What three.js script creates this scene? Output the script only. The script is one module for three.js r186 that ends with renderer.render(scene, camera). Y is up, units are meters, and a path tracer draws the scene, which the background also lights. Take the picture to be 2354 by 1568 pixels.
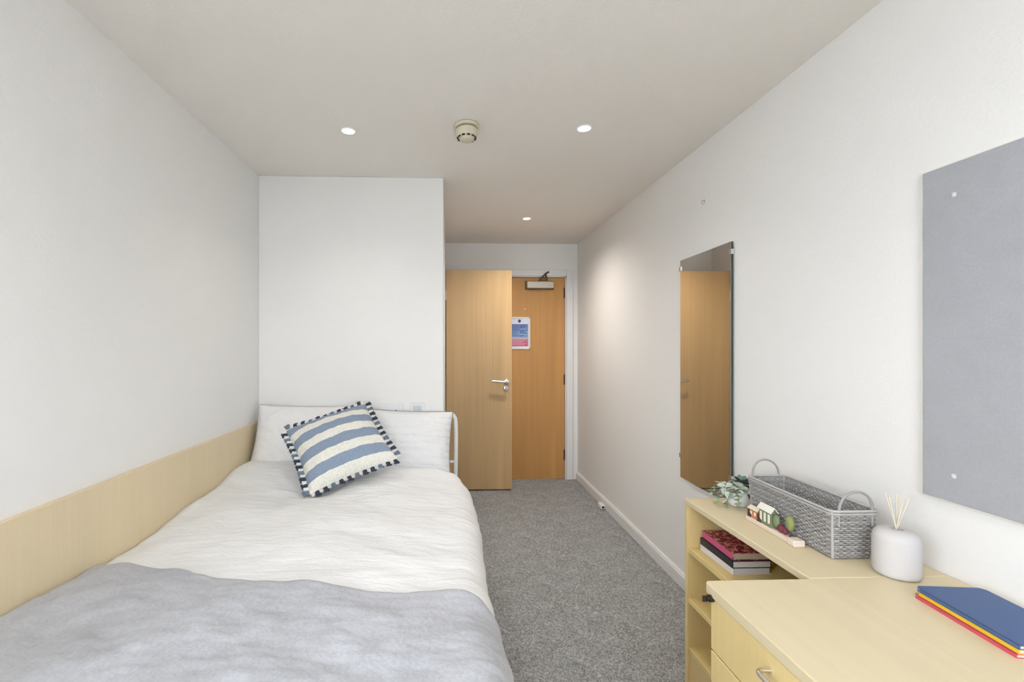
import * as THREE from 'three';
import { RoundedBoxGeometry } from 'three/addons/geometries/RoundedBoxGeometry.js';
import { mergeGeometries, mergeVertices } from 'three/addons/utils/BufferGeometryUtils.js';
import { createNoise2D, createNoise3D } from 'simplex-noise';

// ---------------------------------------------------------------- camera, sky, exposure
const W = 2354, H = 1568, FOCAL = 1050, CX = 1067, CY = 799;
const scene = new THREE.Scene();
const camera = new THREE.PerspectiveCamera(2 * Math.atan(H / 2 / FOCAL) * 180 / Math.PI, W / H, 0.02, 100);
camera.position.set(0, 1.295, 0);
camera.rotation.y = -Math.atan(37 / FOCAL);
camera.setViewOffset(W, H, W / 2 - CX, H / 2 - CY, W, H);
const SKY = new THREE.Color(0.84, 0.92, 1.0);
scene.background = SKY;                       // even overcast sky
scene.backgroundIntensity = 8;
const LAMP_POWER = .5;
const renderer = new THREE.WebGLRenderer({ antialias: true });
renderer.toneMapping = THREE.LinearToneMapping;
renderer.toneMappingExposure = 1.58;
renderer.shadowMap.enabled = true;

// ---------------------------------------------------------------- random, noise, textures
let seed = 12345;
const rnd = () => { seed = (seed + 0x6d2b79f5) | 0; let t = Math.imul(seed ^ (seed >>> 15), 1 | seed); t = (t + Math.imul(t ^ (t >>> 7), 61 | t)) ^ t; return ((t ^ (t >>> 14)) >>> 0) / 4294967296; };
const rr = (a, b) => a + (b - a) * rnd();
const n2 = createNoise2D(rnd), n3 = createNoise3D(rnd);
const clamp = THREE.MathUtils.clamp, lerp = THREE.MathUtils.lerp, smooth = THREE.MathUtils.smoothstep;
const PI = Math.PI;
// seamless noise: value lattice that wraps after `px` by `py` cells
function lattice(px, py) {
  const v = new Float32Array(px * py); for (let i = 0; i < v.length; i++) v[i] = rnd();
  return (u, w) => {
    const x = u * px, y = w * py, x0 = Math.floor(x), y0 = Math.floor(y);
    let fx = x - x0, fy = y - y0; fx = fx * fx * (3 - 2 * fx); fy = fy * fy * (3 - 2 * fy);
    const at = (i, j) => v[((j % py) + py) % py * px + ((i % px) + px) % px];
    return lerp(lerp(at(x0, y0), at(x0 + 1, y0), fx), lerp(at(x0, y0 + 1), at(x0 + 1, y0 + 1), fx), fy);
  };
}
function texture(w, h, metresX, metresY, fn, srgb) {
  const d = new Uint8Array(w * h * 4);
  for (let y = 0; y < h; y++) for (let x = 0; x < w; x++) {
    const c = fn((x + .5) / w, (y + .5) / h), i = (y * w + x) * 4;
    if (typeof c === 'number') d[i] = d[i + 1] = d[i + 2] = clamp(c, 0, 1) * 255;
    else for (let k = 0; k < 3; k++) d[i + k] = clamp(c[k], 0, 1) * 255;
    d[i + 3] = 255;
  }
  const t = new THREE.DataTexture(d, w, h); t.wrapS = t.wrapT = THREE.RepeatWrapping; t.magFilter = THREE.LinearFilter; t.minFilter = THREE.LinearMipmapLinearFilter; t.generateMipmaps = true;
  t.repeat.set(1 / metresX, 1 / metresY); if (srgb) t.colorSpace = THREE.SRGBColorSpace; t.needsUpdate = true;
  return t;
}
const std = (o) => new THREE.MeshStandardMaterial({ roughness: 0.7, ...o });

// painted plaster: fine roller stipple
const st1 = lattice(90, 90), st2 = lattice(200, 200);
const plasterBump = texture(512, 512, .6, .6, (u, v) => .6 * st1(u, v) + .4 * st2(u, v));
const M = {};
M.wall = std({ color: new THREE.Color().setRGB(.875, .855, .83), roughness: .82, bumpMap: plasterBump, bumpScale: .0004 });
M.ceiling = std({ color: new THREE.Color().setRGB(.88, .835, .785), roughness: .9, bumpMap: plasterBump, bumpScale: .0004 });
M.gloss = std({ color: new THREE.Color().setRGB(.84, .83, .82), roughness: .35 });
M.upvc = std({ color: new THREE.Color().setRGB(.85, .85, .85), roughness: .3 });
// carpet: looped grey fleck
const c1 = lattice(150, 150), c2 = lattice(64, 64), c3 = lattice(9, 9), c4 = lattice(256, 256);
M.carpet = std({
  roughness: 1, color: new THREE.Color().setRGB(1, 1, 1),
  map: texture(512, 512, .62, .62, (u, v) => { const t = .605 + .24 * (c1(u, v) - .5) + .20 * (c4(u, v) - .5) + .10 * (c2(u, v) - .5) + .04 * (c3(u, v) - .5); return [t * 1.0, t * 1.0, t * .995]; }, true),
  bumpMap: texture(512, 512, .62, .62, (u, v) => .6 * c1(u, v) + .4 * c4(u, v)), bumpScale: .0018,
});
// wood: grain runs along v, texture tile 0.6 m across and 2.4 m along
const w1 = lattice(48, 3), w2 = lattice(160, 6), w3 = lattice(300, 40), w4 = lattice(10, 2);
const woodFn = (depth) => (u, v) => { const uu = u + .012 * (w4(v * .5, u) - .5); return 1 - depth * (.26 * w1(uu, v) + .2 * w2(uu, v) + .2 * Math.max(0, w3(u, v) - .6) * 2 + .6 * w4(uu, v)); };
const grainSoft = (() => { const g = woodFn(.05); return texture(512, 1024, .6, 2.4, (u, v) => { const t = g(u, v); return [t, t * .995, t * .985]; }, true); })();
const grainStrong = (() => { const g = woodFn(.13); return texture(512, 1024, .6, 2.4, (u, v) => { const t = g(u, v); return [t, t * .985, t * .955]; }, true); })();
const wood = (r, g, b, map, rough = .42) => std({ color: new THREE.Color().setRGB(r, g, b), map, roughness: rough });
M.desk = wood(.77, .655, .435, grainSoft, .4);
M.unit = wood(.84, .64, .30, grainSoft, .45);
M.edge = wood(.85, .66, .29, grainSoft, .45);
M.panel = wood(.85, .705, .475, grainSoft, .5);
M.doorBeech = wood(.70, .475, .245, grainStrong, .5);
M.doorOak = wood(.68, .36, .12, grainStrong, .5);
M.chrome = std({ color: new THREE.Color().setRGB(.72, .72, .72), metalness: 1, roughness: .25 });
M.steel = std({ color: new THREE.Color().setRGB(.55, .55, .54), metalness: 1, roughness: .35 });
M.darkMetal = std({ color: new THREE.Color().setRGB(.04, .035, .03), metalness: .6, roughness: .35 });
M.bronze = std({ color: new THREE.Color().setRGB(.12, .075, .045), metalness: .4, roughness: .5 });
M.silverPaint = std({ color: new THREE.Color().setRGB(.62, .58, .5), metalness: .25, roughness: .45 });
M.black = std({ color: new THREE.Color().setRGB(.012, .012, .012), roughness: .6 });
M.whitePlastic = std({ color: new THREE.Color().setRGB(.8, .8, .79), roughness: .35 });
M.creamPlastic = std({ color: new THREE.Color().setRGB(.66, .6, .45), roughness: .45 });
M.creamScrew = std({ color: new THREE.Color().setRGB(.6, .6, .6), roughness: .4 });
M.whiteMetal = std({ color: new THREE.Color().setRGB(.82, .81, .79), roughness: .3 });

// ---------------------------------------------------------------- geometry helpers
// box mapping in metres; the grain (v) runs along axis g
function boxUV(geo, g = 1) {
  geo = geo.index ? geo.toNonIndexed() : geo;
  const p = geo.attributes.position, n = geo.attributes.normal, uv = new Float32Array(p.count * 2);
  for (let t = 0; t < p.count; t += 3) {
    const m = [0, 0, 0]; for (let k = 0; k < 3; k++) { m[0] += Math.abs(n.getX(t + k)); m[1] += Math.abs(n.getY(t + k)); m[2] += Math.abs(n.getZ(t + k)); }
    const a = m.indexOf(Math.max(...m));
    let axes = [0, 1, 2].filter((i) => i !== a); if (axes[0] === g) axes = [axes[1], axes[0]];
    for (let k = 0; k < 3; k++) { const q = [p.getX(t + k), p.getY(t + k), p.getZ(t + k)]; uv[(t + k) * 2] = q[axes[0]] + q[a] * .37; uv[(t + k) * 2 + 1] = q[axes[1]] + q[a] * .21; }
  }
  geo.setAttribute('uv', new THREE.BufferAttribute(uv, 2));
  return geo;
}
const box = (x0, x1, y0, y1, z0, z1, r = 0, g = 1) => {
  const w = x1 - x0, h = y1 - y0, d = z1 - z0;
  const b = r > 0 ? new RoundedBoxGeometry(w, h, d, 2, Math.min(r, w / 2.01, h / 2.01, d / 2.01)) : new THREE.BoxGeometry(w, h, d);
  b.translate((x0 + x1) / 2, (y0 + y1) / 2, (z0 + z1) / 2);
  return boxUV(b, g);
};
const merge = (list) => {
  list = list.map((g) => { g = g.index ? g.toNonIndexed() : g; for (const k of Object.keys(g.attributes)) if (!['position', 'normal', 'uv'].includes(k)) g.deleteAttribute(k); return g; });
  return mergeGeometries(list);
};
const v3 = (x, y, z) => new THREE.Vector3(x, y, z);
function tube(points, r, seg = 24, sides = 8, closed = false) { return new THREE.TubeGeometry(new THREE.CatmullRomCurve3(points.map((p) => v3(...p)), closed, 'centripetal'), seg, r, sides, closed); }
function rod(a, b, r, sides = 10, r2 = r) {
  const A = v3(...a), B = v3(...b), g = new THREE.CylinderGeometry(r2, r, A.distanceTo(B), sides);
  g.applyQuaternion(new THREE.Quaternion().setFromUnitVectors(v3(0, 1, 0), B.clone().sub(A).normalize())); g.translate((A.x + B.x) / 2, (A.y + B.y) / 2, (A.z + B.z) / 2); return g;
}
const lathe = (pts, seg = 40) => new THREE.LatheGeometry(pts.map((p) => new THREE.Vector2(...p)), seg);
// grid surface from a function (i, j) -> [x, y, z, u, v]
function grid(nx, ny, fn, flip = false) {
  const pos = [], uv = [], idx = [];
  for (let j = 0; j <= ny; j++) for (let i = 0; i <= nx; i++) { const q = fn(i / nx, j / ny); pos.push(q[0], q[1], q[2]); uv.push(q[3] ?? 0, q[4] ?? 0); }
  for (let j = 0; j < ny; j++) for (let i = 0; i < nx; i++) { const a = j * (nx + 1) + i, b = a + 1, c = a + nx + 1, d = c + 1; if (flip) idx.push(a, c, b, b, c, d); else idx.push(a, b, c, b, d, c); }
  const g = new THREE.BufferGeometry();
  g.setAttribute('position', new THREE.Float32BufferAttribute(pos, 3)); g.setAttribute('uv', new THREE.Float32BufferAttribute(uv, 2)); g.setIndex(idx); g.computeVertexNormals();
  return g;
}

// ---------------------------------------------------------------- naming helpers
const taken = new Map();
const numbered = (n) => { const k = taken.get(n) ?? 0; taken.set(n, k + 1); return k ? n + '_' + String(k).padStart(3, '0') : n; };
function part(parent, name, geo, mat, label) { const m = new THREE.Mesh(geo, mat); m.name = name; if (label) m.userData.label = label; parent.add(m); return m; }
function tag(o, label, category, group) { o.userData.label = label; o.userData.category = category; if (group) o.userData.group = group; return o; }
function thing(name, label, category, [x, y, z] = [0, 0, 0], group) { const o = new THREE.Group(); o.name = numbered(name); o.position.set(x, y, z); scene.add(o); return tag(o, label, category, group); }
function solo(name, label, category, geo, mat, [x, y, z] = [0, 0, 0], group) { const o = new THREE.Mesh(geo, mat); o.name = numbered(name); o.position.set(x, y, z); scene.add(o); return tag(o, label, category, group); }
function struct(name, geo, mat, label) { const o = geo ? new THREE.Mesh(geo, mat) : new THREE.Group(); o.name = name; o.userData.kind = 'structure'; if (label) o.userData.label = label; scene.add(o); return o; }

// ---------------------------------------------------------------- the room
const XL = -1.118, XR = 1.27, ZB = -4.444, ZA = -2.734, ZF = 1.0, C = 2.31, T = .14, CW = -.028;
const lampSpots = [[-.466, -2.154], [.629, -2.09], [.618, -3.569], [-.466, -.68], [.629, -.68]];

struct('floor', box(XL - T, XR + T, -.12, 0, ZB - T, ZF + T, 0, 2), M.carpet, 'grey flecked carpet floor');
{ // ceiling with round openings for the downlights, closed above
  const s = new THREE.Shape([[XL - T, ZB - T], [XR + T, ZB - T], [XR + T, ZF + T], [XL - T, ZF + T]].map((p) => new THREE.Vector2(p[0], -p[1])));
  for (const [x, z] of lampSpots) { const h = new THREE.Path(); h.absarc(x, -z, .0335, 0, PI * 2, true); s.holes.push(h); }
  const g = new THREE.ExtrudeGeometry(s, { depth: .06, bevelEnabled: false, curveSegments: 24 }); g.rotateX(-PI / 2); g.translate(0, C, 0);
  struct('ceiling', merge([boxUV(g, 2), box(XL - T, XR + T, C + .06, C + .16, ZB - T, ZF + T, 0, 2)]), M.ceiling, 'plain white plaster ceiling');
}
{ // side wall with a window beyond the foot of the bed, behind the camera
  const g = holed(-ZF - T, -ZB + T, 0, C, -.95, .15, .92, 2.18, T); g.rotateY(PI / 2); g.translate(XL - T, 0, 0);
  struct('wall_left', boxUV(g), M.wall, 'white wall beside the bed');
}
struct('wall_right', box(XR, XR + T, 0, C, ZB - T, ZF + T), M.wall, 'white wall with mirror and pinboard');
struct('wall_alcove', box(XL, CW, 0, C, ZA - .1, ZA, .004), M.wall, 'white wall at the head of the bed');
// a wall in the plane x-y (or turned) with one opening
function holed(w0, w1, y0, y1, h0, h1, b, t, depth) {
  if (b < y0) return new THREE.ExtrudeGeometry(new THREE.Shape([[w0, y0], [h0, y0], [h0, t], [h1, t], [h1, y0], [w1, y0], [w1, y1], [w0, y1]].map((p) => new THREE.Vector2(...p))), { depth, bevelEnabled: false });
  const s = new THREE.Shape([[w0, y0], [w1, y0], [w1, y1], [w0, y1]].map((p) => new THREE.Vector2(...p)));
  s.holes.push(new THREE.Path([[h0, b], [h0, t], [h1, t], [h1, b]].map((p) => new THREE.Vector2(...p))));
  return new THREE.ExtrudeGeometry(s, { depth, bevelEnabled: false });
}
// entrance door: leaf x .385 to 1.147
const DX0 = .385, DX1 = 1.147, DH = 1.981;
{
  const g = holed(XL, XR, 0, C, DX0 - .035, DX1 + .035, -.001, DH + .035, T); g.translate(0, 0, ZB - T);
  struct('wall_back', boxUV(g), M.wall, 'white wall round the entrance door');
}
{ // corridor wall with the shower room doorway
  const g = holed(-ZA + .1, -ZB, 0, C, 3.49, 4.10, -.001, 2.0, .1); g.rotateY(PI / 2); g.translate(CW - .1, 0, 0);
  struct('wall_corridor', boxUV(g), M.wall, 'white side wall of the entrance corridor');
}
{ // window wall behind the camera
  const g = holed(XL, XR, 0, C, -.5, .7, .85, 2.18, T); g.translate(0, 0, ZF);
  struct('wall_front', boxUV(g), M.wall, 'white wall with the window');
}
const glass = new THREE.MeshPhysicalMaterial({ color: 0xffffff, transmission: 1, thickness: 0, roughness: 0, ior: 1.45 });
function windowUnit(n, half, h, pos, turn) { // frame, two panes, sill; the room is on the -z side
  const w = struct('window_' + n, null, null, 'white framed window'); w.position.set(...pos); w.rotation.y = turn;
  const f = .06, fr = [box(-half, -half + f, 0, h, 0, .06, .006), box(half - f, half, 0, h, 0, .06, .006), box(-half + f, half - f, 0, f, 0, .06, .006), box(-half + f, half - f, h - f, h, 0, .06, .006), box(-.035, .035, f, h - f, 0, .06, .006)];
  part(w, 'window_frame', merge(fr), M.upvc);
  for (const s of [-1, 1]) { const pw = half - f - .03, p = part(w, 'pane', new THREE.BoxGeometry(pw, h - 2 * f + .02, .006), glass); p.position.set(s * (.035 + pw / 2 - .008), h / 2, .03); }
  part(w, 'window_sill', box(-half - .03, half + .03, -.03, 0, -.10, .02, .008, 0), M.gloss);
}
windowUnit(1, .6, 1.33, [.1, .85, ZF + .05], 0);
windowUnit(2, .55, 1.26, [XL - .05, .92, .40], -PI / 2);
struct('ground', box(-40, 40, -3.2, -3.0, -30, 40, 0, 2), std({ color: new THREE.Color().setRGB(.45, .44, .42), roughness: 1 }), 'paving outside the window');
// skirtings
struct('baseboard_right', merge([box(XR - .018, XR + .004, 0, .07, ZB, ZF, .004, 2), box(XR - .013, XR + .004, .066, .08, ZB, ZF, .005, 2)]), M.gloss, 'white painted skirting board');
struct('baseboard_back', merge([box(CW, DX0 - .1, 0, .078, ZB, ZB + .018, .005, 0)]), M.gloss, 'white painted skirting board');
struct('baseboard_alcove', box(XL, CW, 0, .078, ZA, ZA + .018, .005, 0), M.gloss);
// entrance door, frame and architrave
{
  const f = struct('trim_1', null, null, 'white painted door frame and architrave');
  const j = .033;
  part(f, 'door_jamb', merge([box(DX0 - .035, DX0 - .002, 0, DH + .035, ZB - T, ZB + .002), box(DX1 + .002, DX1 + .035, 0, DH + .035, ZB - T, ZB + .002), box(DX0 - .035, DX1 + .035, DH + .003, DH + .035, ZB - T, ZB + .002)]), M.gloss);
  part(f, 'architrave', merge([box(DX1 + .012, DX1 + .075, 0, DH + .075, ZB, ZB + .02, .006), box(DX0 - .075, DX0 - .012, 0, DH + .075, ZB, ZB + .02, .006), box(DX0 - .0125, DX1 + .0125, DH + .012, DH + .075, ZB, ZB + .02, .006, 0)]), M.gloss);
  part(f, 'door_stop_strip', merge([box(DX0 - .003, DX0 + .012, 0, DH, ZB - .075, ZB - .062), box(DX1 - .012, DX1 + .003, 0, DH, ZB - .075, ZB - .062), box(DX0, DX1, DH - .012, DH + .003, ZB - .075, ZB - .062)]), M.gloss);
  const d = struct('door_1', null, null, 'orange oak entrance door with a closer and a notice');
  d.position.set(DX1, 0, ZB - .012);
  part(d, 'door_leaf', box(-.759, -.002, .006, DH - .002, -.046, 0, .002), M.doorOak);
  for (const y of [.19, .93, 1.78]) part(d, 'hinge', merge([rod([.001, y, .004], [.001, y + .1, .004], .006), box(-.012, .012, y, y + .1, -.004, .001)]), M.bronze);
  const cl = part(d, 'door_closer', merge([box(-.381, -.12, 1.872, 1.938, .004, .056, .008, 0)]), M.silverPaint, 'silver painted closer box');
  part(cl, 'closer_plate', box(-.392, -.11, 1.862, 1.948, 0, .006, .002, 0), M.bronze);
  part(cl, 'closer_arm', merge([box(-.265, -.175, 1.9385, 1.956, .018, .04, .004, 0), rod([-.25, 1.955, .03], [-.2, 2.012, .045], .0085), rod([-.2, 2.012, .045], [-.183, 1.957, .035], .0085), rod([-.2, 2.012, .045], [-.165, 2.033, .03], .0085)]), M.bronze, 'dark folded closer arm');
  part(d, 'door_viewer', (() => { const g = lathe([[0, .006], [.006, .006], [.008, .004], [.0095, 0]], 20); g.rotateX(PI / 2); g.translate(-.394, 1.668, 0); return g; })(), M.silverPaint, 'small round door viewer');
  part(d, 'lock_rose', (() => { const g = lathe([[0, .01], [.02, .01], [.026, 0]], 24); g.rotateX(PI / 2); g.translate(-.69, 1.0, 0); return merge([g, rod([-.69, 1.0, .005], [-.69, 1.0, .055], .009), rod([-.69, 1.0, .05], [-.57, 1.0, .05], .009)]); })(), M.steel);
}
// shower room door standing open across the corridor
{
  const f = struct('trim_2', null, null, 'white painted doorway lining');
  part(f, 'door_jamb', merge([box(CW - .105, CW + .003, 0, 2.0, -4.10, -4.085), box(CW - .105, CW + .003, 0, 2.0, -3.505, -3.49), box(CW - .105, CW + .003, 1.985, 2.0, -4.10, -3.49)]), M.gloss);
  const d = struct('door_2', null, null, 'pale beech door standing open');
  d.position.set(CW + .012, 0, -4.119);
  part(d, 'door_leaf', box(0, .594, .012, 1.994, -.04, 0, .002), M.doorBeech);
  for (const y of [.2, 1.72]) part(d, 'hinge', rod([-.003, y, -.002], [-.003, y + .09, -.002], .006), M.steel);
  const rose = lathe([[0, .012], [.021, .012], [.026, .006], [.026, 0]], 28); rose.rotateX(PI / 2);
  const h = part(d, 'door_handle', merge([rose.clone().translate(.545, .985, 0), rod([.545, .985, .008], [.545, .985, .055], .0095),
    tube([[.55, .985, .05], [.53, .986, .056], [.48, .990, .056], [.43, .994, .055], [.409, .996, .053]], .0095, 20, 10)]), M.chrome, 'satin chrome lever handle');
  part(d, 'thumb_turn', merge([rose.clone().translate(.54, .925, 0), box(.534, .546, .908, .942, .01, .03, .004)]), M.steel, 'round privacy turn below the handle');
}

// ---------------------------------------------------------------- downlights, smoke detector
const lampGlow = new THREE.MeshStandardMaterial({ color: 0xffffff, emissive: new THREE.Color(1, .96, .9), emissiveIntensity: 6, roughness: .5 });
const lampLabels = ['round recessed downlight glowing over the bed, left of the smoke detector', 'round recessed downlight glowing over the carpet, right of the smoke detector', 'round recessed downlight glowing in the corridor before the doors', 'round recessed downlight over the foot of the bed, outside the picture', 'round recessed downlight over the desk, outside the picture'];
const lamp0 = new THREE.Group();
part(lamp0, 'bezel', lathe([[.031, .004], [.033, -.002], [.036, -.005], [.041, -.005], [.044, -.002], [.045, .0005], [.0375, .0005], [.0375, .03], [.031, .03], [.031, .004]], 40), M.gloss, 'white bezel ring');
{ const b = part(lamp0, 'lamp_bulb', lathe([[0, -.001], [.018, 0], [.0305, .004], [.0305, .02], [0, .02]], 32), lampGlow, 'glowing lamp face'); }
lampSpots.forEach(([x, z], i) => {
  const o = i ? lamp0.clone() : lamp0; o.name = numbered('downlight'); o.position.set(x, C, z); o.scale.set(.87, 1, .87); tag(o, lampLabels[i], 'downlight', 'ceiling downlights'); scene.add(o);
  const s = new THREE.SpotLight(new THREE.Color(1, .94, .86), LAMP_POWER * (i == 2 ? 5.2 : 1), 0, i == 2 ? 1.35 : 1.1, 1, 2);
  s.position.set(x, C - .012, z); s.target.position.set(x, 0, z); s.shadow.radius = 1.4; s.name = 'downlight_beam'; scene.add(s, s.target);
});
{
  const o = thing('smoke_detector', 'cream round smoke detector hanging from the ceiling between two downlights', 'smoke detector', [.085, C, -2.085]);
  part(o, 'base_plate', lathe([[0, 0], [.056, 0], [.058, -.004], [.056, -.012], [.048, -.014], [0, -.014]].reverse(), 44), M.creamPlastic);
  part(o, 'neck', lathe([[.042, -.013], [.043, -.021], [0, -.021]].reverse(), 44), std({ color: new THREE.Color().setRGB(.3, .25, .15), roughness: .6 }));
  part(o, 'housing', lathe([[.03, -.019], [.048, -.02], [.051, -.024], [.05, -.046], [.044, -.055], [.036, -.058], [.034, -.0585], [.033, -.066], [.025, -.072], [0, -.074]].reverse(), 44), M.creamPlastic);
  for (let k = 0; k < 11; k++) { const a = k / 11 * PI * 2 + .16, g = new RoundedBoxGeometry(.0145, .0105, .006, 2, .003); const v = part(o, 'vent', g, M.black, 'dark vent slot'); v.position.set(Math.sin(a) * .0405, -.0575, Math.cos(a) * .0405); v.rotation.set(-.75, 0, 0); v.rotation.order = 'YXZ'; v.rotation.y = a; }
}

// ---------------------------------------------------------------- wall panel, sockets
{
  const o = thing('wall_panel', 'long pale beech board fixed along the wall beside the bed', 'wall panel', [XL, .35, -1.0]);
  part(o, 'board', box(0, .018, 0, .512, ZA + 1.0, 1.95, .002, 1), M.panel);
}
function wallPlate(name, label, category, x0, x1, y0, y1) {
  const o = thing(name, label, category, [(x0 + x1) / 2, (y0 + y1) / 2, ZA]);
  const w = (x1 - x0) / 2, h = (y1 - y0) / 2;
  part(o, 'face_plate', box(-w, w, -h, h, 0, .01, .004), M.whitePlastic); return [o, w, h];
}
{
  const [o] = wallPlate('double_socket', 'white double power socket on the wall above the right pillow', 'socket', -.412, -.266, .875, .961);
  for (const s of [-1, 1]) {
    part(o, 'rocker_switch', box(s * .045 - .0065, s * .045 + .0065, .008, .03, .008, .0135, .002), M.whitePlastic);
    part(o, 'pin_holes', merge([box(s * .03 - .0035, s * .03 + .0035, -.004, .007, .0095, .0105), box(s * .03 - .016, s * .03 - .008, -.023, -.018, .0095, .0105), box(s * .03 + .008, s * .03 + .016, -.023, -.018, .0095, .0105)]), M.black, 'dark pin holes');
  }
  const [q] = wallPlate('outlet_plate', 'small pale grey outlet plate right of the double socket', 'socket', -.225, -.139, .882, .966);
  part(q, 'outlet_insert', box(-.025, .025, -.025, .025, .009, .0125, .003), std({ color: new THREE.Color().setRGB(.6, .6, .6), roughness: .4 }));
}

// ---------------------------------------------------------------- bed
const table = (pts) => (t) => { if (t <= pts[0][0]) return pts[0][1]; for (let i = 1; i < pts.length; i++) if (t <= pts[i][0]) { const k = (t - pts[i - 1][0]) / (pts[i][0] - pts[i - 1][0]); return lerp(pts[i - 1][1], pts[i][1], k * k * (3 - 2 * k)); } return pts[pts.length - 1][1]; };
const curve = (pts) => (t) => { let i = 1; while (i < pts.length - 1 && t > pts[i][0]) i++; const P = (k) => pts[clamp(k, 0, pts.length - 1)], k = clamp((t - P(i - 1)[0]) / (P(i)[0] - P(i - 1)[0]), 0, 1), m = (j) => (P(j + 1)[1] - P(j - 1)[1]) / (P(j + 1)[0] - P(j - 1)[0]) * (P(i)[0] - P(i - 1)[0]), k2 = k * k, k3 = k2 * k; return (2 * k3 - 3 * k2 + 1) * P(i - 1)[1] + (k3 - 2 * k2 + k) * m(i - 1) + (3 * k2 - 2 * k3) * P(i)[1] + (k3 - k2) * m(i); };
const hLeft = table([[-2.62, .665], [-2.45, .68], [-2.14, .632], [-1.5, .603], [-1.15, .62], [-.6, .62]]);
const hRight = table([[-2.62, .615], [-2.45, .625], [-2.2, .612], [-1.9, .60], [-.6, .60]]);
const hMid = table([[-2.62, .655], [-2.48, .665], [-2.3, .645], [-2.0, .635], [-1.4, .63], [-.6, .632]]);
const edgeX = table([[-2.66, .03], [-2.55, .048], [-2.4, .085], [-2.2, .112], [-2.0, .121], [-1.3, .118], [-.5, .122]]);
const BX0 = -1.098;
// a point on the bedding: s metres across from the wall side, z along the bed, off = height of the layer
function bedding(s, z, off, wrinkle = 1, shrink = 0) {
  const xr = edgeX(z) - shrink, r = .085, flat = xr - r - BX0;
  let x, y, nx = 0, ny = 1;
  const t = clamp(s / (flat + r), 0, 1);
  const top = (xx) => { const q = clamp((xx - BX0) / (xr - BX0), 0, 1); const l = hLeft(z), m = hMid(z), rt = hRight(z); return q < .5 ? lerp(l, m, smooth(q, 0, .5)) : lerp(m, rt, smooth(q, .5, 1)); };
  const arc = r * PI / 2;
  if (s <= flat) { x = BX0 + s; y = top(x) - .018 * Math.pow(1 - smooth(s, 0, .05), 2) - .036 * Math.exp(-((x + .6) ** 2 + (z + 2.12) ** 2) / .03); }
  else if (s <= flat + arc) { const a = (s - flat) / r; x = BX0 + flat + r * Math.sin(a); y = top(BX0 + flat) - r * (1 - Math.cos(a)); nx = Math.sin(a); ny = Math.cos(a); }
  else { const d = s - flat - arc; x = xr + .006 * Math.sin(z * 9 + d * 4) * smooth(d, 0, .2) + .01 * d; y = top(BX0 + flat) - r - d; nx = 1; ny = 0; }
  const wr = wrinkle * (.0065 * n2(x * 2.6, z * 3.1) + .0035 * n2(x * 7 + 9, z * 6.2) + .0014 * n2(s * 9, z * 26));
  const o = off + wr;
  // over the foot end the cloth turns down
  const zc = -.8, fr = .07, over = z - zc; let zz = z, yy = y + ny * o;
  if (over > 0) { const a = Math.min(over / fr, PI / 2), rest = Math.max(0, over - fr * PI / 2); zz = zc + fr * Math.sin(a) + o * Math.sin(a); yy = Math.max(y - fr * (1 - Math.cos(a)) - rest + ny * o * Math.cos(a), .09 + .3 * o); }
  return [x + nx * o, yy, zz, s, z];
}
// coverlet: crinkled rows running across the bed
const q1 = lattice(14, 90), q2 = lattice(60, 160), q3 = lattice(256, 256);
const coverBump = texture(512, 1024, .8, .8, (u, v) => .55 * q1(u, v + .008 * q1(v, u)) + .3 * q2(u, v) + .15 * q3(u, v));
M.coverlet = std({ color: new THREE.Color().setRGB(.82, .815, .81), roughness: .95, bumpMap: coverBump, bumpScale: .0018 });
M.sheet = std({ color: new THREE.Color().setRGB(.8, .795, .79), roughness: .95 });
const f1 = lattice(6, 6), f2 = lattice(24, 24), f3 = lattice(200, 200), f4 = lattice(90, 90);
M.throw = new THREE.MeshPhysicalMaterial({
  color: new THREE.Color().setRGB(1, 1, 1), roughness: .95, sheen: .6, sheenRoughness: .6, sheenColor: new THREE.Color().setRGB(.55, .55, .6),
  map: texture(512, 512, .9, .9, (u, v) => { const t = .715 + .035 * (f1(u, v) - .5) + .03 * (f2(u, v) - .5) + .05 * (f3(u, v) - .5); return [t * .988, t * .992, t * 1.02]; }, true),
  bumpMap: texture(512, 512, .9, .9, (u, v) => .5 * f4(u, v) + .3 * f3(u, v) + .5 * f2(u, v)), bumpScale: .0012,
});
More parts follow.
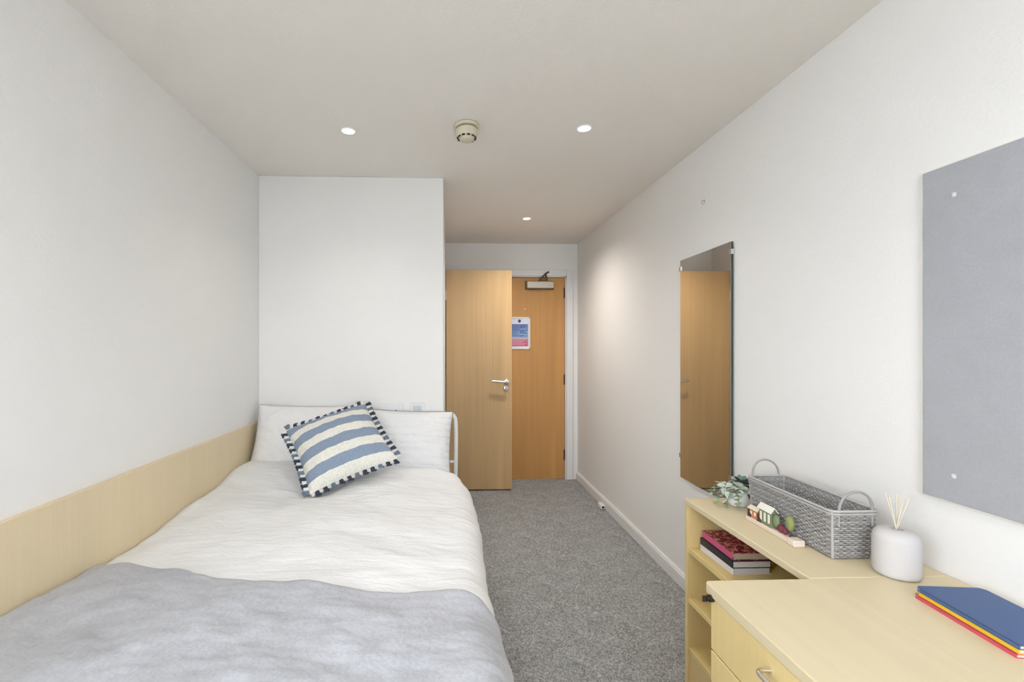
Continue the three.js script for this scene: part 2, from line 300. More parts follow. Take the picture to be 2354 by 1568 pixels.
{
  const b = thing('bed', 'small double bed with a white tubular metal headboard against the alcove wall', 'bed', [-.5, 0, -1.7]);
  const bx = .5, bz = 1.7, tr = (g) => g.translate(bx, 0, bz);
  const mz0 = -2.68, mz1 = -.6;
  part(b, 'mattress', tr(grid(60, 60, (i, j) => bedding(i * 1.42, lerp(mz0, mz1, j), -.02, .6, .02), true)), M.sheet, 'mattress under a white fitted sheet');
  part(b, 'mattress_core', tr(box(-1.07, .02, .36, .56, -2.66, -.76, .03, 2)), M.sheet);
  const hz = -2.705;
  part(b, 'headboard', tr(merge([tube([[-1.07, .02, hz], [-1.07, .5, hz], [-1.07, .84, hz], [-1.063, .882, hz], [-1.045, .90, hz], [-1.01, .902, hz], [-.5, .902, hz], [-.01, .902, hz], [.022, .90, hz], [.04, .882, hz], [.045, .86, hz], [.045, .5, hz], [.045, .02, hz]], .0125, 120, 10),
    ...[-.9, -.7, -.5, -.3, -.1].map((x) => rod([x, .4, hz], [x, .9, hz], .006, 8)), rod([-1.07, .62, hz], [.045, .62, hz], .008, 8)])), M.whiteMetal, 'white tubular metal headboard');
  part(b, 'side_rail', tr(box(.01, .04, .3, .36, -2.69, -.74, .006, 2)), M.whiteMetal);
  part(b, 'side_rail', tr(box(-1.09, -1.06, .3, .36, -2.69, -.74, .006, 2)), M.whiteMetal);
  for (const x of [-1.06, .02]) part(b, 'leg', tr(rod([x, 0, -.77], [x, .34, -.77], .018)), M.whiteMetal);
}
const headEdge = table([[-1.1, -2.56], [-.5, -2.55], [-.2, -2.52], [-.08, -2.495], [.02, -2.44], [.1, -2.36]]);
{
  const zf = -.38, A = 1.64;
  const at = (i, j) => { const s = i * A, x = BX0 + Math.min(s, 1.2), z0 = headEdge(x); const z = lerp(z0, zf, j); const lip = smooth(j * (zf - z0), 0, .03); return bedding(s, z, lerp(-.012, .012, Math.sqrt(lip)), 1); };
  solo('duvet', 'white crinkled coverlet spread over the bed up to the pillows', 'bedspread', grid(150, 210, at, true), M.coverlet);
}
{
  // grey throw: head-side edge traced over the bed, hanging down the open side
  const edge = curve([[0, -1.452], [.14, -1.444], [.27, -1.404], [.37, -1.357], [.49, -1.313], [.6, -1.291], [.7, -1.28], [.88, -1.257], [1.01, -1.268], [1.1, -1.277], [1.17, -1.25], [1.22, -1.215], [1.3, -1.19], [1.66, -1.18]]);
  const A = 1.6, zf = -.42;
  const at = (i, j) => {
    const s = i * A, z0 = edge(s), z = lerp(z0, zf, j), d = z - z0;
    const lip = Math.sqrt(smooth(d, 0, .022)), fold = .002 * Math.sin((s * 1.0 + z * 1.7) * 19 + 2 * n2(s * 2, z * 2)) * smooth(.75 - s, 0, .5) + .004 * n2(s * 4 + 3, z * 5) + .0014 * n2(s * 11, z * 13);
    return bedding(s, z, lerp(.008, .027, lip) + fold * smooth(d, 0, .05), 1);
  };
  solo('throw_blanket', 'pale grey fleece throw laid across the foot of the white bed', 'blanket', grid(190, 110, at, true), M.throw);
}
// pillows
function pillowGeo(w, h, t, pinch = .06, seed2 = 0, sag = 0) {
  const N = 44, side = (sg) => grid(N, N, (i, j) => {
    const u = i * 2 - 1, v = j * 2 - 1;
    const e = Math.max(0, 1 - Math.pow(Math.abs(u), 2.1)) * Math.max(0, 1 - Math.pow(Math.abs(v), 2.1));
    const x = u * w / 2 * (1 - pinch * (1 - v * v) * Math.pow(Math.abs(u), 3)), y = v * h / 2 * (1 - pinch * (1 - u * u) * Math.pow(Math.abs(v), 3)) - sag * (1 - u * u) * v;
    const z = sg * (t / 2 * Math.pow(e, .56) + (e > 0 ? .004 * n2(u * 2.2 + seed2, v * 2.2 + sg) * Math.min(1, e * 4) + .0025 * n2(u * 6 + seed2, v * 5) * Math.min(1, e * 4) : 0));
    return [x, y, z, u * w / 2, v * h / 2];
  }, sg < 0);
  const g = mergeGeometries([side(1), side(-1)]);
  return g;
}
const pb = lattice(6, 40), pb2 = lattice(120, 120);
M.pillow = std({ color: new THREE.Color().setRGB(.85, .835, .825), roughness: .95, bumpMap: texture(256, 512, .5, .5, (u, v) => .4 * pb2(u, v) + .6 * f2(u, v)), bumpScale: .0025 });
M.pillowRibbed = std({ color: new THREE.Color().setRGB(.85, .845, .84), roughness: .95, bumpMap: texture(256, 512, .5, .5, (u, v) => .75 * (0.5 + .5 * Math.sin(v * PI * 2 * 13 + 1.5 * pb(u, v))) + .25 * pb2(u, v)), bumpScale: .006 });
function edgeLoop(w, h, pinch) { // the seam of pillowGeo
  const p = [], n = 20, pt = (u, v) => [u * w / 2 * (1 - pinch * (1 - v * v) * Math.pow(Math.abs(u), 3)), v * h / 2 * (1 - pinch * (1 - u * u) * Math.pow(Math.abs(v), 3)), 0];
  for (let k = 0; k < n; k++) p.push(pt(-1 + 2 * k / n, -1)); for (let k = 0; k < n; k++) p.push(pt(1, -1 + 2 * k / n)); for (let k = 0; k < n; k++) p.push(pt(1 - 2 * k / n, 1)); for (let k = 0; k < n; k++) p.push(pt(-1, 1 - 2 * k / n));
  return p;
}
function pillow(label, pos, rot, w, h, t, mat, sd) {
  const o = thing('pillow', label, 'pillow', pos, 'white bed pillows'); o.rotation.set(...rot); o.rotation.order = 'YXZ';
  part(o, 'pillow_body', pillowGeo(w, h, t, .05, sd), mat);
  part(o, 'piping', tube(edgeLoop(w, h, .05), .0032, 160, 6, true), mat);
  return o;
}
pillow('plain white pillow standing at the left, behind the striped cushion', [-.803, .782, -2.595], [-.40, .03, -.02], .565, .39, .21, M.pillow, 3);
pillow('white ribbed pillow standing at the right, beside the headboard post', [-.241, .755, -2.6], [-.34, -.03, -.035], .525, .375, .20, M.pillowRibbed, 11);

// striped cushion
{
  const a = .435, q = v3(-.876, .28, .454), o = thing('cushion', 'blue and cream striped square cushion with tufted edging, leaning on the pillows', 'cushion', [-.546, .802, -2.33]);
  o.quaternion.setFromAxisAngle(q.clone().normalize(), q.length()); o.translateZ(.014); o.translateY(-.008);
  const stripes = [[.035, 0], [.125, 1], [.115, 0], [.13, 1], [.115, 0], [.13, 1], [.115, 0], [.125, 1], [.11, 0]];
  const wv = lattice(128, 128);
  const map = texture(512, 512, 1, 1, (u, v) => {
    let t = 1 - v, k = 0; while (k < stripes.length - 1 && t > stripes[k][0]) t -= stripes[k++][0];
    const n = 1 + .10 * (wv(u, v) - .5) + .05 * Math.sin(u * PI * 2 * 90) * Math.sin(v * PI * 2 * 90);
    const c = stripes[k][1] ? [.555, .61, .69] : [.925, .91, .87]; return c.map((x) => x * n);
  }, true);
  const g = pillowGeo(a, a, .18, .07, 21), uv = g.attributes.uv; for (let i = 0; i < uv.count; i++) uv.setXY(i, uv.getX(i) / a + .5, uv.getY(i) / a + .5);
  part(o, 'cover', g, std({ map, roughness: .95, bumpMap: wvBump(), bumpScale: .0006 }));
  function wvBump() { const t = texture(128, 128, 1 / 12, 1 / 12, (u, v) => .5 + .25 * Math.sin(u * PI * 16) + .25 * Math.sin(v * PI * 16)); return t; }
  const tg = []; // one tuft: a bundle of yarns that fans out
  for (let k = 0; k < 9; k++) { const x = (k - 4) * .0016, sp = (k - 4) * .0007; tg.push(rod([x * .7, 0, rr(-.0015, .0015)], [x + sp, .03 + rr(-.002, .002), rr(-.004, .004)], .0014, 5, .002)); }
  const tuft = merge(tg);
  const navy = std({ color: new THREE.Color().setRGB(.045, .055, .085), roughness: 1 }), slate = std({ color: new THREE.Color().setRGB(.17, .22, .3), roughness: 1 }), ivory = std({ color: new THREE.Color().setRGB(.84, .83, .8), roughness: 1 });
  const n = 11;
  for (let sd = 0; sd < 4; sd++) for (let k = 0; k < n * 2; k++) {
    const t = ((k + .5) / (n * 2) - .5) * (a - .014), ins = a / 2 * (1 - .07 * (1 - Math.pow(t * 2 / a, 2))) - .003, white = k % 2;
    const m = part(o, 'tassel', tuft, white ? ivory : (k + sd) % 3 == 0 ? slate : navy, white ? 'ivory tassel' : 'dark blue tassel');
    const ang = sd * PI / 2; m.rotation.z = -ang; m.position.set(Math.sin(ang) * ins + Math.cos(ang) * t, Math.cos(ang) * ins - Math.sin(ang) * t, 0); m.scale.set(white ? 1 : 1.4, white ? .74 : 1, 1.2);
    m.rotation.x = rr(-.25, .1);
  }
}

// ---------------------------------------------------------------- mirror, pinboard, hook, door stop
{
  const z0 = -2.437, z1 = -1.983, y0 = .593, y1 = 1.766;
  const o = thing('wall_mirror', 'tall frameless mirror clipped to the right wall, reflecting the open door', 'mirror', [XR, y0, (z0 + z1) / 2]);
  o.rotation.y = -.012;
  const w = (z1 - z0) / 2, h = y1 - y0;
  part(o, 'mirror_glass', new THREE.BoxGeometry(.001, h - .002, 2 * w - .002).translate(-.0125, h / 2, 0), std({ color: new THREE.Color().setRGB(.80, .76, .69), metalness: 1, roughness: .03 }), 'silvered face');
  part(o, 'glass_edge', box(-.012, -.004, 0, h, -w, w, .0008), std({ color: new THREE.Color().setRGB(.03, .045, .04), roughness: .5 }), 'dark green glass edge');
  for (const [y, s] of [[h - .045, 1], [h - .045, -1], [.12, 1], [.12, -1]]) part(o, 'mirror_clip', merge([box(-.017, 0, y - .012, y + .012, s > 0 ? w : -w - .004, s > 0 ? w + .004 : -w, .001), box(-.017, -.0135, y - .012, y + .012, s > 0 ? w - .012 : -w - .004, s > 0 ? w + .004 : -w + .012, .001)]), M.chrome, 'small chrome clip');
}
{
  const z0 = -1.166, z1 = .02, y0 = .909, y1 = 1.754;
  const o = thing('pinboard', 'large grey felt pinboard screwed to the right wall above the desk', 'pinboard', [XR - .0015, y0, (z0 + z1) / 2]);
  const w = (z1 - z0) / 2, h = y1 - y0, p1 = lattice(220, 220), p2 = lattice(20, 20);
  part(o, 'felt_face', box(-.014, -.001, 0, h, -w, w, .003), std({ roughness: 1, map: texture(512, 512, .8, .8, (u, v) => { const t = .665 + .022 * (p1(u, v) - .5) + .015 * (p2(u, v) - .5); return [t, t * 1.003, t * 1.03]; }, true), bumpMap: texture(256, 256, .4, .4, (u, v) => p1(u, v)), bumpScale: .0003 }), 'grey felt');
  part(o, 'edge_strip', box(-.0125, 0, -.002, h + .002, -w - .003, w + .003, .001), std({ color: new THREE.Color().setRGB(.78, .75, .69), roughness: .5 }), 'pale edge strip');
  for (const [y, z] of [[.766, -.518], [.066, -.518], [.766, .518], [.066, .518]]) { const g = lathe([[0, .0035], [.003, .003], [.0055, .0012], [.007, 0]], 20); g.rotateZ(PI / 2); const s = part(o, 'screw_cap', g, M.creamScrew, 'pale screw cap'); s.position.set(-.014, y, z); }
}
{
  const o = thing('wall_hook', 'tiny metal hook screwed into the right wall above the mirror', 'hook', [XR, 2.02, -2.21]);
  part(o, 'hook_plate', (() => { const g = lathe([[0, .003], [.009, .003], [.011, 0]], 20); g.rotateZ(PI / 2); return g; })(), M.whitePlastic);
  part(o, 'hook', tube([[0, 0, 0], [-.014, 0, 0], [-.02, -.006, 0], [-.018, -.014, 0], [-.012, -.016, 0]], .0022, 16, 6), M.steel);
}
{
  const o = thing('door_stop', 'small white door stop with a dark hole on the right skirting board', 'door stop', [XR - .018, .012, -3.63]);
  part(o, 'block', box(-.038, 0, -.012, .03, -.045, .035, .012), M.gloss);
  part(o, 'fixing_hole', (() => { const g = new THREE.CylinderGeometry(.009, .009, .004, 18); g.rotateX(PI / 2); g.translate(-.019, .01, .0345); return g; })(), M.black, 'dark fixing hole');
}

// ---------------------------------------------------------------- shelf unit and desk
const TOP = .717, UX = .905, UZ0 = -1.722, UZ1 = -1.112, DXF = .635;
const place = (o, g) => g.translate(-o.position.x, -o.position.y, -o.position.z);
{
  const o = thing('shelf_unit', 'pale beech open shelf unit against the right wall beyond the desk', 'shelf unit', [1.09, 0, -1.4]);
  part(o, 'top_board', place(o, box(UX, XR - .001, TOP - .02, TOP, UZ0, UZ1, .003, 2)), M.desk);
  part(o, 'side_panel', place(o, box(UX + .003, XR - .002, 0, TOP - .02, UZ0, UZ0 + .018, .002)), M.unit);
  part(o, 'side_panel', place(o, box(UX + .003, XR - .002, 0, TOP - .02, UZ1 - .018, UZ1, .002)), M.unit);
  part(o, 'back_panel', place(o, box(XR - .012, XR - .002, .05, TOP - .02, UZ0 + .018, UZ1 - .018)), M.unit);
  for (const y of [.535, .345, .157]) part(o, 'shelf', place(o, box(UX + .008, XR - .012, y - .02, y, UZ0 + .018, UZ1 - .018, .002, 2)), M.edge);
  part(o, 'plinth', place(o, box(UX + .012, UX + .03, 0, .137, UZ0 + .018, UZ1 - .018, .002, 2)), M.unit);
}
{
  const o = thing('desk', 'pale beech desk with a drawer pedestal in the front right corner', 'desk', [.95, 0, -.5]);
  const z0 = UZ1 + .001, z1 = .15;
  const s = new THREE.Shape(); const w0 = DXF, w1 = XR - .001, r = .012;
  s.moveTo(w0 + r, -z0); s.lineTo(w1, -z0); s.lineTo(w1, -z1); s.lineTo(w0 + r, -z1); s.absarc(w0 + r, -z1 + r, r, -PI / 2, -PI, true); s.lineTo(w0, -z0 - r); s.absarc(w0 + r, -z0 - r, r, PI, PI / 2, true);
  const g = new THREE.ExtrudeGeometry(s, { depth: .021, bevelEnabled: true, bevelThickness: .002, bevelSize: .002, bevelOffset: -.002, bevelSegments: 2, curveSegments: 8 }); g.rotateX(-PI / 2); g.translate(0, TOP - .023, 0);
  part(o, 'desk_top', place(o, boxUV(g, 2)), M.desk);
  const px = DXF + .024, dz0 = -1.092, dz1 = -.55;
  part(o, 'pedestal', place(o, merge([box(px, XR - .01, .0, TOP - .026, dz0, dz0 + .018, .001), box(px, XR - .01, 0, TOP - .026, dz1 - .018, dz1, .001), box(XR - .03, XR - .012, .02, TOP - .03, dz0 + .017, dz1 - .017), box(px, XR - .02, .05, .068, dz0 + .017, dz1 - .017), box(px + .03, px + .04, 0, .05, dz0 + .017, dz1 - .017)])), M.unit);
  const ys = [[.563, .688], [.315, .559], [.075, .311]];
  for (const [a, b] of ys) {
    const d = part(o, 'drawer', place(o, box(px - .019, px - .001, a, b, dz0 + .001, dz1 - .001, .002)), M.unit);
    const yc = b - .034, zc = (dz0 + dz1) / 2;
    part(d, 'drawer_handle', place(o, merge([tube([[px - .018, yc, zc - .064], [px - .04, yc, zc - .064], [px - .047, yc, zc - .057], [px - .047, yc, zc], [px - .047, yc, zc + .057], [px - .04, yc, zc + .064], [px - .018, yc, zc + .064]], .0048, 60, 10)])), M.chrome, 'chrome bow handle');
  }
  part(o, 'end_panel', place(o, box(px, XR - .01, 0, TOP - .026, .1, .118, .001)), M.unit);
  const lk = place(o, merge([rod([px - .02, .689, -1.082], [px - .03, .689, -1.082], .0085, 16), rod([px - .03, .689, -1.082], [px - .036, .689, -1.082], .006, 16), box(px - .045, px - .034, .681, .696, -1.0835, -1.0805, .001)]));
  part(o, 'drawer_lock', lk, M.darkMetal, 'dark metal drawer lock');
}

// ---------------------------------------------------------------- books on the shelf
const ST = .535;
function book(label, w, h, l, pos, turn, coverMat, pageMat, spineR = .004, over = .003, group = 'books stacked on the shelf', name = 'book', cat = 'book') {
  // spine at -x, pages from -z to +z; origin at the base centre
  const o = thing(name, label, cat, pos, group); o.rotation.y = turn;
  const c = .0022;
  part(o, 'cover', merge([box(-w / 2, w / 2, 0, c, -l / 2, l / 2, .0008, 2), box(-w / 2, w / 2, h - c, h, -l / 2, l / 2, .0008, 2), box(-w / 2, -w / 2 + c * 1.4, 0, h, -l / 2, l / 2, spineR > .003 ? .0015 : .001, 2)]), coverMat);
  part(o, 'pages', box(-w / 2 + c, w / 2 - over, c, h - c, -l / 2 + over, l / 2 - over, 0, 2), pageMat);
  return o;
}
const pg = lattice(2, 60);
const paper = (r, g, b) => std({ color: new THREE.Color().setRGB(r, g, b), roughness: .9, map: texture(32, 128, .05, .02, (u, v) => .82 + .18 * pg(u, v), true) });
M.paperWhite = paper(.82, .8, .77); M.paperTan = paper(.66, .53, .38);
{
  const bx = 1.015, bz = -1.59;
  const r1 = lattice(16, 22), r2 = lattice(40, 52), r3 = lattice(6, 8);
  const patterned = std({ roughness: .45, map: texture(256, 256, .15, .2, (u, v) => { const a = r1(u, v), b = r2(u, v), k = .55 * a + .45 * b; const base = k > .6 ? [.84, .66, .55] : k > .5 ? [.75, .25, .36] : k > .4 ? [.62, .13, .25] : [.4, .08, .14]; return base; }, true) });
  book('white paperback at the bottom of the shelf book stack', .132, .0215, .192, [bx, ST, bz], .02, std({ color: new THREE.Color().setRGB(.78, .74, .74), roughness: .5 }), M.paperWhite);
  book('black spined hardback in the middle of the shelf book stack', .134, .0245, .196, [bx + .001, ST + .0217, bz], .0, std({ color: new THREE.Color().setRGB(.012, .017, .03), roughness: .35 }), M.paperWhite);
  const b3 = book('pink and red patterned book on top of the shelf stack', .126, .024, .192, [bx + .004, ST + .0464, bz - .002], -.02, patterned, M.paperTan);
  part(b3, 'spine_band', box(-.0652, -.0625, .001, .023, -.093, .093, .001, 2), std({ color: new THREE.Color().setRGB(.62, .1, .22), roughness: .4 }), 'pink spine');
}
// notebooks on the desk: rounded corners away from the spine
{
  const nb = (label, y, cover, jit) => {
    const w = .148, l = .215, h = .0078, r = .014, c = .0012;
    const o = thing('notebook', label, 'notebook', [1.144 + jit, y, -.911], 'notebooks stacked on the desk'); o.rotation.y = -.105 + jit;
    const shape = (in_) => { const s = new THREE.Shape(), a = w / 2 - in_, b = l / 2 - in_; s.moveTo(-a + r, b); s.lineTo(a - r, b); s.absarc(a - r, b - r, r, PI / 2, 0, true); s.lineTo(a, -b + r); s.absarc(a - r, -b + r, r, 0, -PI / 2, true); s.lineTo(-a, -b); s.lineTo(-a, b - r); s.absarc(-a + r, b - r, r, PI, PI / 2, true); return s; };
    const slab = (in_, y0, y1) => { const g = new THREE.ExtrudeGeometry(shape(in_), { depth: y1 - y0, bevelEnabled: false, curveSegments: 8 }); g.rotateX(-PI / 2); g.translate(0, y0, 0); return boxUV(g, 2); };
    part(o, 'cover', merge([slab(0, 0, c), slab(0, h - c, h), box(-w / 2 - .0006, -w / 2 + .002, 0, h, -l / 2 + r, l / 2, .0004, 2)]), cover);
    part(o, 'pages', slab(.0015, c, h - c), M.paperWhite);
  };
  const cover = (r, g, b) => std({ color: new THREE.Color().setRGB(r, g, b), roughness: .55 });
  nb('pink notebook at the bottom of the desk stack', TOP, cover(.62, .085, .12), -.003);
  nb('yellow notebook between the blue and the pink one', TOP + .008, cover(.84, .51, .025), .001);
  nb('dark blue notebook on top of the desk stack', TOP + .016, cover(.065, .12, .27), .002);
}

// ---------------------------------------------------------------- basket
{
  const o = thing('basket', 'long grey woven basket with two arched handles on the shelf unit', 'basket', [1.103, TOP, -1.374]);
  const hw0 = .056, hl0 = .165, flare = .009, hgt = .134, rows = 22, rc = .014;
  const seagrass = [.30, .36, .42].map((t) => std({ color: new THREE.Color().setRGB(t, t * .95, t * .915), roughness: .9 }));
  const outline = (k, hh) => { // k in 0..1 round the basket, gives x, z, outward normal
    const a = hw0 + flare * hh, b = hl0 + flare * hh, sx = 2 * (a - rc), sz = 2 * (b - rc), ar = rc * PI / 2, per = 2 * sx + 2 * sz + 4 * ar; let d = k * per;
    const segs = [[sx, 0], [ar, 1], [sz, 2], [ar, 3], [sx, 4], [ar, 5], [sz, 6], [ar, 7]];
    for (const [L, id] of segs) { if (d > L) { d -= L; continue; }
      if (id === 0) return [-a + rc + d, b, 0, 1]; if (id === 2) return [a, b - rc - d, 1, 0]; if (id === 4) return [a - rc - d, -b, 0, -1]; if (id === 6) return [-a, -b + rc + d, -1, 0];
      const q = d / rc, c = { 1: [a - rc, b - rc, PI / 2], 3: [a - rc, -b + rc, 0], 5: [-a + rc, -b + rc, -PI / 2], 7: [-a + rc, b - rc, PI] }[id], t = c[2] - q; return [c[0] + rc * Math.cos(t), c[1] + rc * Math.sin(t), Math.cos(t), Math.sin(t)]; }
    return [-a + rc, b, 0, 1];
  };
  const stakes = 84, per = stakes * 4, strands = [[], [], []];
  for (let r = 0; r < rows; r++) {
    const hh = (r + .5) / rows, y = .004 + hh * (hgt - .008);
    const sec = [[.0022, 0], [.0012, .0028], [-.0016, .0026], [-.0016, -.0026], [.0012, -.0028]];
    strands[r % 3].push(grid(per, 5, (i, j) => {
      const [x, z, nx, nz] = outline(i % 1, hh), w = .0022 * Math.cos(i * stakes * PI + r * PI) + .0006 * n2(i * 60, r * 7), c = sec[Math.round(j * 5) % 5], off = w + c[0];
      return [x + nx * off, y + c[1] + .0007 * n2(i * 40, r * 3), z + nz * off, i, j];
    }));
  }
  strands.forEach((list, k) => { const m = part(o, 'weave', merge(list), seagrass[k]); m.userData.kind = 'stuff'; });
  const sk = []; for (let k = 0; k < stakes; k++) { const [x, z, nx, nz] = outline((k + .5) / stakes, 0), [x2, z2] = outline((k + .5) / stakes, 1); sk.push(rod([x, .003, z], [x2, hgt, z2], .0016, 5)); }
  const ms = part(o, 'stakes', merge(sk), seagrass[0]); ms.userData.kind = 'stuff';
  part(o, 'basket_bottom', box(-hw0 + .002, hw0 - .002, .001, .005, -hl0 + .002, hl0 - .002, .001, 2), seagrass[0]);
  const loop = (hh, y, off) => { const p = []; for (let k = 0; k < 80; k++) { const [x, z, nx, nz] = outline(k / 80, hh); p.push([x + nx * off, y, z + nz * off]); } return p; };
  part(o, 'rim', merge([tube(loop(1, hgt, .0015), .0036, 200, 7, true), tube(loop(1, hgt - .007, .0035), .0026, 200, 6, true)]), std({ color: new THREE.Color().setRGB(.47, .45, .44), roughness: .85 }), 'thicker bound rim');
  for (const s of [-1, 1]) for (const t of [-1, 1]) part(o, 'corner_post', rod([s * (hw0 - .003), .002, t * (hl0 - .003)], [s * (hw0 + flare - .003), hgt, t * (hl0 + flare - .003)], .0035, 7), std({ color: new THREE.Color().setRGB(.45, .43, .41), roughness: .85 }));
  for (const s of [-1, 1]) { const p = []; for (let k = 0; k <= 16; k++) { const a = PI * k / 16; p.push([-.047 * Math.cos(a), hgt - .006 + .06 * Math.pow(Math.sin(a), .8), s * (hl0 + flare + .001) + s * .004 * Math.sin(a)]); } part(o, 'handle', tube([[p[0][0], hgt - .04, p[0][2]], ...p, [p[16][0], hgt - .04, p[16][2]]], .0034, 60, 8), seagrass[1], 'arched wrapped handle'); }
}

// ---------------------------------------------------------------- reed diffuser
{
  const o = thing('reed_diffuser', 'white matt ceramic reed diffuser with thin pale sticks beside the basket', 'diffuser', [1.142, TOP, -1.125]);
  const R = .048, h = .116;
  part(o, 'bottle', lathe([[0, 0], [R - .009, 0], [R - .003, .003], [R, .01], [R, h - .024], [R - .003, h - .013], [R - .01, h - .004], [R - .02, h], [.016, h + .001], [.014, h], [.0135, h - .02], [0, h - .02]], 56), std({ color: new THREE.Color().setRGB(.58, .55, .54), roughness: .7 }));
  const reedM = std({ color: new THREE.Color().setRGB(.74, .66, .53), roughness: .8 });
  for (const [dx, dz, L] of [[-.035, .01, .1], [-.02, -.02, .104], [-.006, .03, .098], [.012, -.01, .102], [.026, .02, .1], [.034, -.025, .102]]) part(o, 'reed', rod([-dx * .15, h - .02, -dz * .15], [dx * .75, h + L * .84, dz * .75], .0016, 6), reedM, 'thin pale reed');
}

// ---------------------------------------------------------------- potted plant
{
  const o = thing('potted_plant', 'small trailing succulent in a white pot at the far end of the shelf unit', 'plant', [1.068, TOP, -1.645]);
  const R = .044;
  part(o, 'pot', lathe([[0, 0], [R * .72, 0], [R * .8, .003], [R * .95, .03], [R, .056], [R - .003, .058], [R - .006, .055], [R - .01, .046], [0, .046]], 44), std({ color: new THREE.Color().setRGB(.82, .82, .84), roughness: .3 }));
  part(o, 'soil', (() => { const g = new THREE.CylinderGeometry(R - .007, R - .009, .006, 30); g.translate(0, .048, 0); return g; })(), std({ color: new THREE.Color().setRGB(.06, .045, .03), roughness: 1 }));
  const leafGeo = (L, wd, curl) => { const g = grid(4, 7, (i, j) => { const u = i * 2 - 1, ww = wd * Math.pow(Math.sin(PI * Math.min(.999, j * .93 + .06)), .8); return [u * ww, -curl * j * j * L + .16 * wd * u * u, j * L, i, j]; }); return g; };
  const L1 = leafGeo(.022, .0105, .45), L2 = leafGeo(.017, .0085, .35), L3 = leafGeo(.032, .0145, .3);
  const leafM = (r, g, b) => std({ color: new THREE.Color().setRGB(r, g, b), roughness: .6, side: THREE.DoubleSide });
  const dark = [leafM(.045, .085, .08), leafM(.09, .15, .135), leafM(.14, .24, .19)], pale = [leafM(.66, .68, .6), leafM(.5, .55, .46), leafM(.38, .42, .34), leafM(.13, .17, .10)], green = [leafM(.2, .33, .15), leafM(.33, .42, .24), leafM(.45, .42, .22)];
  const leaf = (geo, mat, pos, yaw, pitch, s = 1, roll = 0) => { const m = part(o, 'leaf', geo, mat); m.position.set(...pos); m.rotation.order = 'YXZ'; m.rotation.set(-pitch, yaw, roll); m.scale.setScalar(s); };
  // dark rosette at the back
  for (let k = 0; k < 18; k++) { const a = k * 2.4, t = k / 18; leaf(L3, dark[k % 3], [.016 + .006 * Math.sin(a), .07 + .014 * t, -.002 + .006 * Math.cos(a)], a, .15 + t * 1.1, 1.15 - .4 * t); }
  // pale leaves over the rim
  for (let k = 0; k < 84; k++) { const a = rr(-2.9, .6) , rad = rr(.004, .052); leaf(rnd() < .5 ? L1 : L2, pale[k % 7 === 0 ? 3 : k % 3], [-.006 + Math.sin(a) * rad, .054 + rr(0, .036) * (1 - rad * 12), Math.cos(a) * rad], a + rr(-.5, .5), rr(-1.2, .7), rr(.85, 1.3), rr(-.5, .5)); }
  // trailing stems to the aisle side and towards the room
  const trails = [[[-.03, .058, -.01], [-.055, .05, -.004], [-.075, .028, .004], [-.085, .014, .01]], [[-.028, .058, .01], [-.05, .046, .02], [-.06, .022, .03], [-.064, .008, .04]], [[-.015, .058, .03], [-.03, .04, .048], [-.034, .012, .058]], [[-.03, .06, -.025], [-.06, .056, -.035], [-.088, .034, -.03]], [[-.01, .06, -.03], [-.04, .07, -.04], [-.066, .064, -.03]]];
  trails.forEach((t, ti) => {
    part(o, 'stem', tube(t, .0011, 16, 5), green[0]);
    const c = new THREE.CatmullRomCurve3(t.map((p) => v3(...p)));
    for (let k = 1; k <= 9; k++) { const p = c.getPoint(k / 9.2), a = -PI / 2 + (k % 2 ? 1 : -1) * rr(.4, 1.3); leaf(L2, ti === 2 ? green[2 - (k % 2)] : k > 6 ? green[k % 2] : pale[k % 3], [p.x, Math.max(p.y, .006), p.z], a, p.y < .02 ? rr(.1, .3) : rr(-.2, .5), rr(.75, 1.05), rr(-.4, .4)); }
  });
}

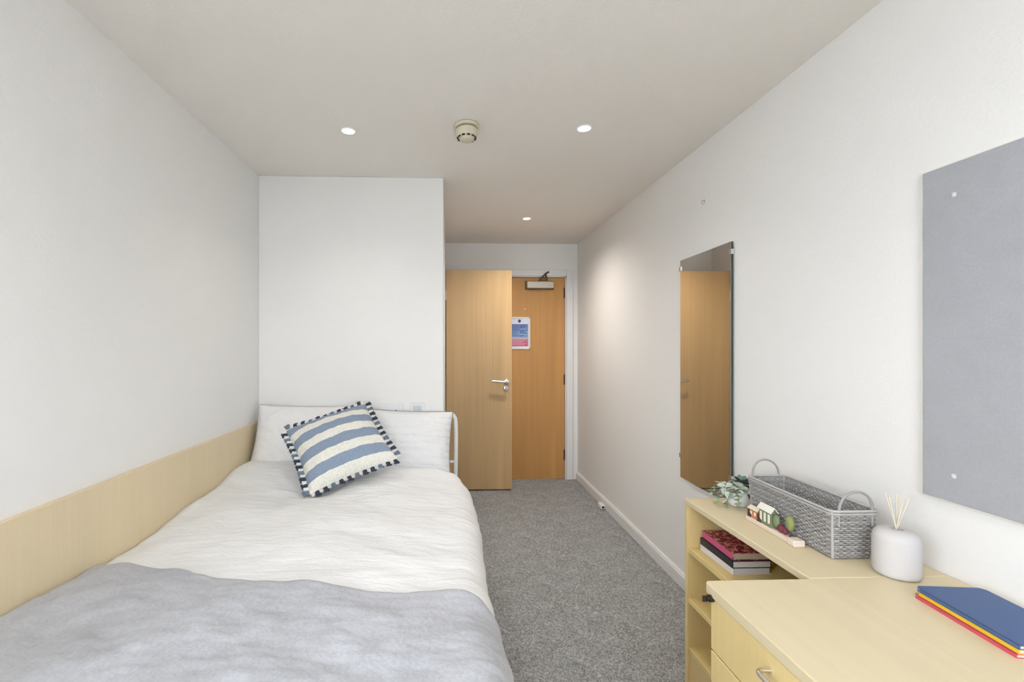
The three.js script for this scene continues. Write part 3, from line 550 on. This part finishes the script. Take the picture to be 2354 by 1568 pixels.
// ---------------------------------------------------------------- little wooden village ornament
{
  const o = thing('ornament', 'little wooden village of painted houses and trees on a pale plinth, before the basket', 'ornament', [1.014, TOP, -1.4]);
  const paint = (r, g, b) => std({ color: new THREE.Color().setRGB(r, g, b), roughness: .7 });
  const cream = paint(.8, .72, .58), pinkish = paint(.76, .64, .54), orange = paint(.58, .24, .1), brown = paint(.1, .045, .03), sage = paint(.2, .24, .13), red = paint(.2, .03, .05), olive = paint(.26, .29, .1), darkGreen = paint(.16, .22, .09), ivory = paint(.82, .79, .7);
  part(o, 'plinth', merge([box(-.013, .013, 0, .015, -.105, .1, .003, 2), box(-.017, .017, 0, .02, .088, .118, .004, 2)]), pinkish);
  const house = (z0, z1, y1, wallM, roofM, n, pitch) => {
    const h = part(o, 'house', box(-.009, .009, .015, y1, z0, z1, .001), wallM);
    const mid = y1 + pitch, L = z1 - z0 + .01;
    for (const s of [-1, 1]) { const w = Math.hypot(.0125, pitch), g = new RoundedBoxGeometry(w + .002, .0028, L, 1, .0008); g.rotateZ(-s * Math.atan2(pitch, .0125)); g.translate(s * .00625, y1 + pitch / 2 + .001, (z0 + z1) / 2); part(h, 'roof', g, roofM); }
    for (let k = 0; k < n; k++) { const zc = lerp(z0, z1, (k + .5) / n); part(h, 'window', box(-.0106, -.0088, .026, y1 - .006, zc - .0042, zc + .0042, .0006), ivory); }
    part(h, 'door', box(-.0106, -.0088, .015, .03, z0 + .002, z0 + .009, .0006), brown);
    const g = new THREE.ExtrudeGeometry(new THREE.Shape([new THREE.Vector2(-.009, y1), new THREE.Vector2(.009, y1), new THREE.Vector2(0, y1 + pitch * .72)]), { depth: z1 - z0, bevelEnabled: false }); g.translate(0, 0, z0); part(h, 'gable', g, wallM);
  };
  house(-.09, -.052, .043, orange, cream, 2, .008);
  house(-.042, .012, .06, sage, ivory, 3, .016);
  for (const z of [-.094, -.047]) part(o, 'post', box(-.012, -.004, .015, .038, z - .002, z + .002, .0006), brown);
  const ball = (r, sy, y, z, m, name) => { const g = new THREE.SphereGeometry(r, 18, 12); g.scale(.7, sy, 1); g.translate(0, y, z); return part(o, name, g, m); };
  ball(.013, 1.5, .042, .025, sage, 'tree'); ball(.013, .95, .027, .045, red, 'bush'); ball(.009, 1, .024, .06, red, 'bush');
  const t = ball(.0145, 1.55, .056, .072, olive, 'tree'); t.position.z = .008; part(t, 'tree_heart', (() => { const g = new THREE.SphereGeometry(.006, 14, 10); g.scale(.6, 2, 1); g.translate(-.0085, .054, .072); return g; })(), darkGreen); part(t, 'trunk', rod([0, .014, .072], [0, .038, .072], .0028, 8), brown);
}

// ---------------------------------------------------------------- notice on the entrance door
{
  const cw = 256, ch = 384, cv = document.createElement('canvas'); cv.width = cw; cv.height = ch; const x = cv.getContext('2d');
  x.fillStyle = '#dfe3f0'; x.fillRect(0, 0, cw, ch);
  x.fillStyle = '#3d4f80'; x.beginPath(); x.arc(cw * .5, 34, 20, 0, 7); x.fill(); x.fillStyle = '#2c3b6b'; x.fillRect(cw * .5 - 8, 30, 16, 26);
  x.fillStyle = '#6f86ba'; x.fillRect(12, 74, cw - 24, 178); x.fillStyle = '#7fa2cc'; x.fillRect(12, 160, cw - 24, 92);
  for (let k = 0; k < 9; k++) { x.fillStyle = k % 4 == 3 ? '#9db4d8' : '#455a9a'; x.fillRect(cw * .52, 84 + k * 17, cw * .36 - (k % 3) * 16, 9); x.fillStyle = '#5a70a8'; x.fillRect(24, 84 + k * 17, cw * .4 - (k % 4) * 12, 7); }
  x.fillStyle = '#c4718c'; x.fillRect(12, 262, cw - 24, 100); x.fillStyle = '#cf5f7d'; x.fillRect(12, 310, cw - 24, 52);
  for (let k = 0; k < 5; k++) { x.fillStyle = '#e3b6c4'; x.fillRect(24, 272 + k * 17, cw * .8 - (k % 3) * 30, 6); }
  const t = new THREE.CanvasTexture(cv); t.colorSpace = THREE.SRGBColorSpace;
  const o = thing('door_notice', 'blue and pink printed notice in a white frame on the entrance door', 'notice', [.699, 1.278, ZB - .0115]);
  part(o, 'frame', merge([box(-.105, -.092, 0, .315, 0, .009, .002), box(.092, .105, 0, .315, 0, .009, .002), box(-.105, .105, 0, .014, 0, .009, .002), box(-.105, .105, .301, .315, 0, .009, .002)]), M.whitePlastic);
  const p = part(o, 'printed_sheet', new THREE.PlaneGeometry(.186, .29), std({ map: t, roughness: .5 })); p.position.set(0, .1575, .0035);
}

scene.traverse((o) => { if (o.isMesh) { o.castShadow = true; o.receiveShadow = true; } if (o.isLight) o.castShadow = true; });
renderer.render(scene, camera);
